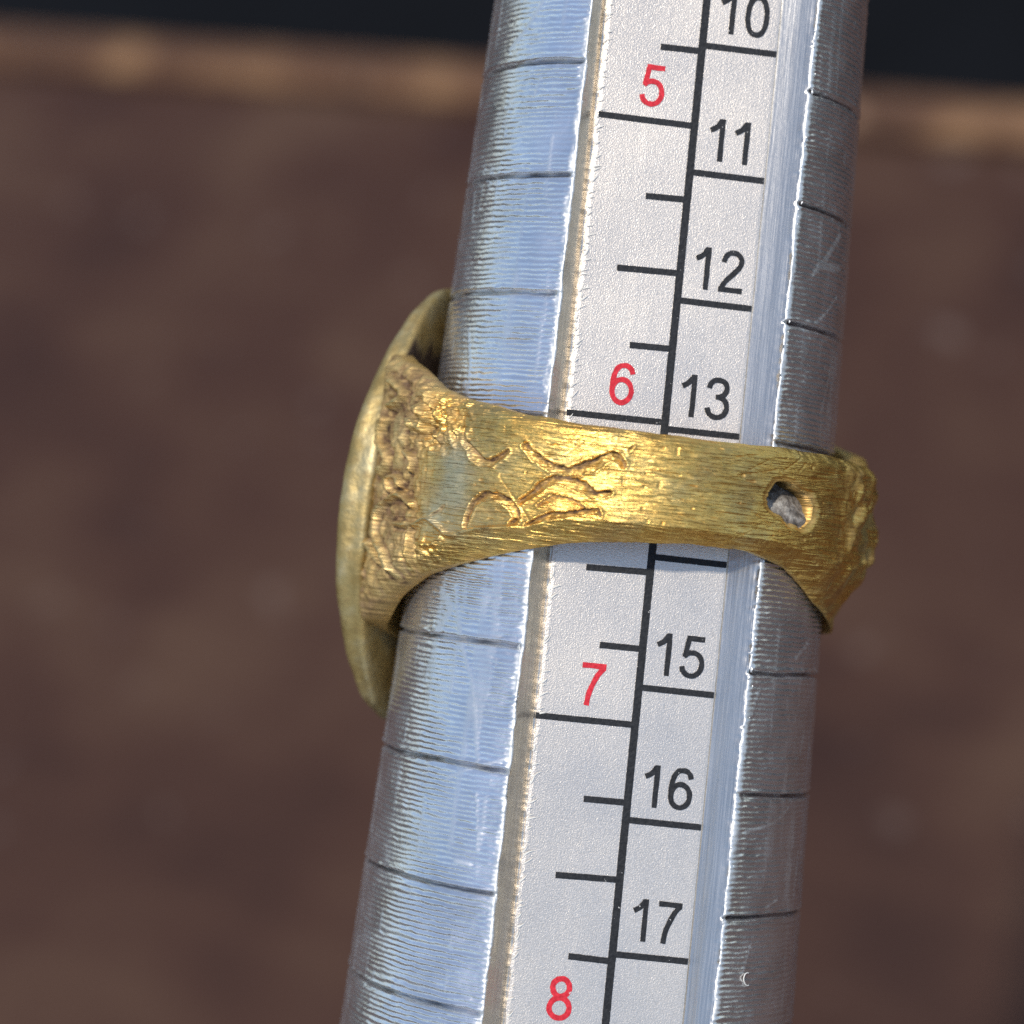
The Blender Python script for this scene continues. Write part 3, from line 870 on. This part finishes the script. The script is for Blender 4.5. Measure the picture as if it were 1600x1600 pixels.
# dirt packed behind the hole
P = []; n = 40
thh, shh = hc[0] / 9.6, hc[1]
for i in range(n):
    for j in range(n):
        x = (i / (n - 1) - 0.5) * 3.0; y = (j / (n - 1) - 0.5) * 2.4
        rad = float(np.maximum(8.50, Rm(shh + y) + 0.07)) + 0.10 + 0.30 * math.exp(-((math.degrees(thh) - 95) / 35) ** 2)
        rad += 0.85 * max(0, min(1, 0.45 - y * 0.60 + 0.22 * x)) + 0.22 * float(fbm(np.array(x * 1.6), np.array(y * 1.6), 131, 4)) - 0.08
        a = thh + x / 9.6
        P.append((rad * math.sin(a), shh + y + SR, rad * math.cos(a)))
idp = np.arange(n * n).reshape(n, n)
me = np_mesh('packed_dirt', P, np.stack([idp[:-1, :-1], idp[1:, :-1], idp[1:, 1:], idp[:-1, 1:]], -1).reshape(-1, 4)); me.materials.append(MAT_DIRT)
pd = link('packed_dirt', me, ring); pd['label'] = 'pale dirt showing inside the pierced hole'

# oval plate: sections from the outer face centre over the rim to the underside
PHI = BEZ
nn = np.array((math.sin(PHI), 0, math.cos(PHI))); ee = np.array((math.cos(PHI), 0, -math.sin(PHI)))
PA, PB, PC = 6.0, 9.25, -0.55
D_IN, THK = 8.78, 1.55
NP_ = 220
hollow_shade = []
prof = [(0.0, 1.0), (0.35, 1.0), (0.7, 0.99), (0.86, 0.97), (0.94, 0.95), (0.975, 0.90), (0.992, 0.82), (1.0, 0.70), (0.999, 0.55), (0.995, 0.42), (1.0, 0.30), (1.0, 0.18), (0.992, 0.08), (0.97, 0.02), (0.93, 0.0), (0.86, 0.0), (0.78, 0.0), (0.7, 0.0), (0.6, 0.0), (0.45, 0.0), (0.3, 0.0)]
V = []
for f, h in prof:
    for k in range(NP_):
        g = 2 * math.pi * k / NP_
        wob = 1 + 0.018 * float(fbm(np.array(3 + 2.0 * math.cos(g)), np.array(3 + 2.0 * math.sin(g)), 141, 3)) + 0.014 * float(fbm(np.array(g * 7), np.array(h * 3.0), 144, 3))
        ecc = PA * f * math.cos(g) * wob; yy = PB * f * math.sin(g) * wob
        s_ = PC + yy
        inn = D_IN - K * (s_ - PC)
        out = inn + THK - 0.0125 * yy * yy + 0.12 * float(fbm(np.array(3 + 2.4 * math.cos(g)), np.array(9 + 2.4 * math.sin(g) + f), 143, 3))
        dome = 0.35 * (1 - f * f) if h > 0.6 else 0.0
        dist = inn + (out - inn) * h + dome * h
        p = nn * dist + ee * ecc
        V.append((p[0], s_ + SR, p[2]))
        hollow_shade.append(float(h < 0.05 and f < 0.98) * float(sstep(2.0, 1.5, abs(yy - 4.9) + 0.6 * float(fbm(np.array(yy), np.array(ecc), 145, 3)))))  # underside patch painted dark as the shaded hollow above the shank
Q = []
for i in range(len(prof) - 1):
    for k in range(NP_):
        a = i * NP_ + k; b = i * NP_ + (k + 1) % NP_
        Q.append((a, a + NP_, b + NP_, b))
me = np_mesh('bezel_plate', V, np.array(Q)[NP_:], attrs={'dark_mask': hollow_shade}); me.materials.append(MAT_PLATE)
import bmesh
bm = bmesh.new(); bm.from_mesh(me); bm.verts.ensure_lookup_table()
bm.faces.new([bm.verts[NP_ + k] for k in range(NP_)])
bmesh.ops.delete(bm, geom=[bm.verts[k] for k in range(NP_)], context='VERTS')
bmesh.ops.recalc_face_normals(bm, faces=bm.faces)
for f in bm.faces: f.smooth = True
bm.to_mesh(me); bm.free()
bp = link('bezel_plate', me, ring)
bp['label'] = 'dull oval plate seen edge on at the left'

# ------------------------------------------------------------------ lint
def fibre(name, pts, rad, label_txt):
    cu = bpy.data.curves.new(name, 'CURVE'); cu.dimensions = '3D'; cu.bevel_depth = rad * MM; cu.bevel_resolution = 2
    sp = cu.splines.new('POLY'); sp.points.add(len(pts) - 1)
    c0 = np.array(pts[0])
    for p, q in zip(sp.points, pts): p.co = (*((np.array(q) - c0) * MM), 1)
    t = bpy.data.objects.new(name, cu); sc.collection.objects.link(t)
    dg = bpy.context.evaluated_depsgraph_get()
    me = bpy.data.meshes.new_from_object(t.evaluated_get(dg))
    bpy.data.objects.remove(t); me.name = name
    me.materials.clear(); me.materials.append(MAT_LINT)
    o = link(name, me)
    wc = W3 @ c0 + Ow
    o.matrix_world = frame(wc)
    tag(o, label_txt, 'lint')
    return o
def on_shaft(px, py, lift):
    a, s = cone(px, py, R0 + lift)
    r = float(Rm(s)) + lift
    return (r * math.sin(a), s, r * math.cos(a))
fibre('lint', [on_shaft(1168 + 6 * math.cos(g), 1530 + 10 * math.sin(g), 0.06) for g in np.linspace(math.radians(75), math.radians(285), 10)], 0.024, 'tiny pale curled fibre on the ridged metal at lower right')
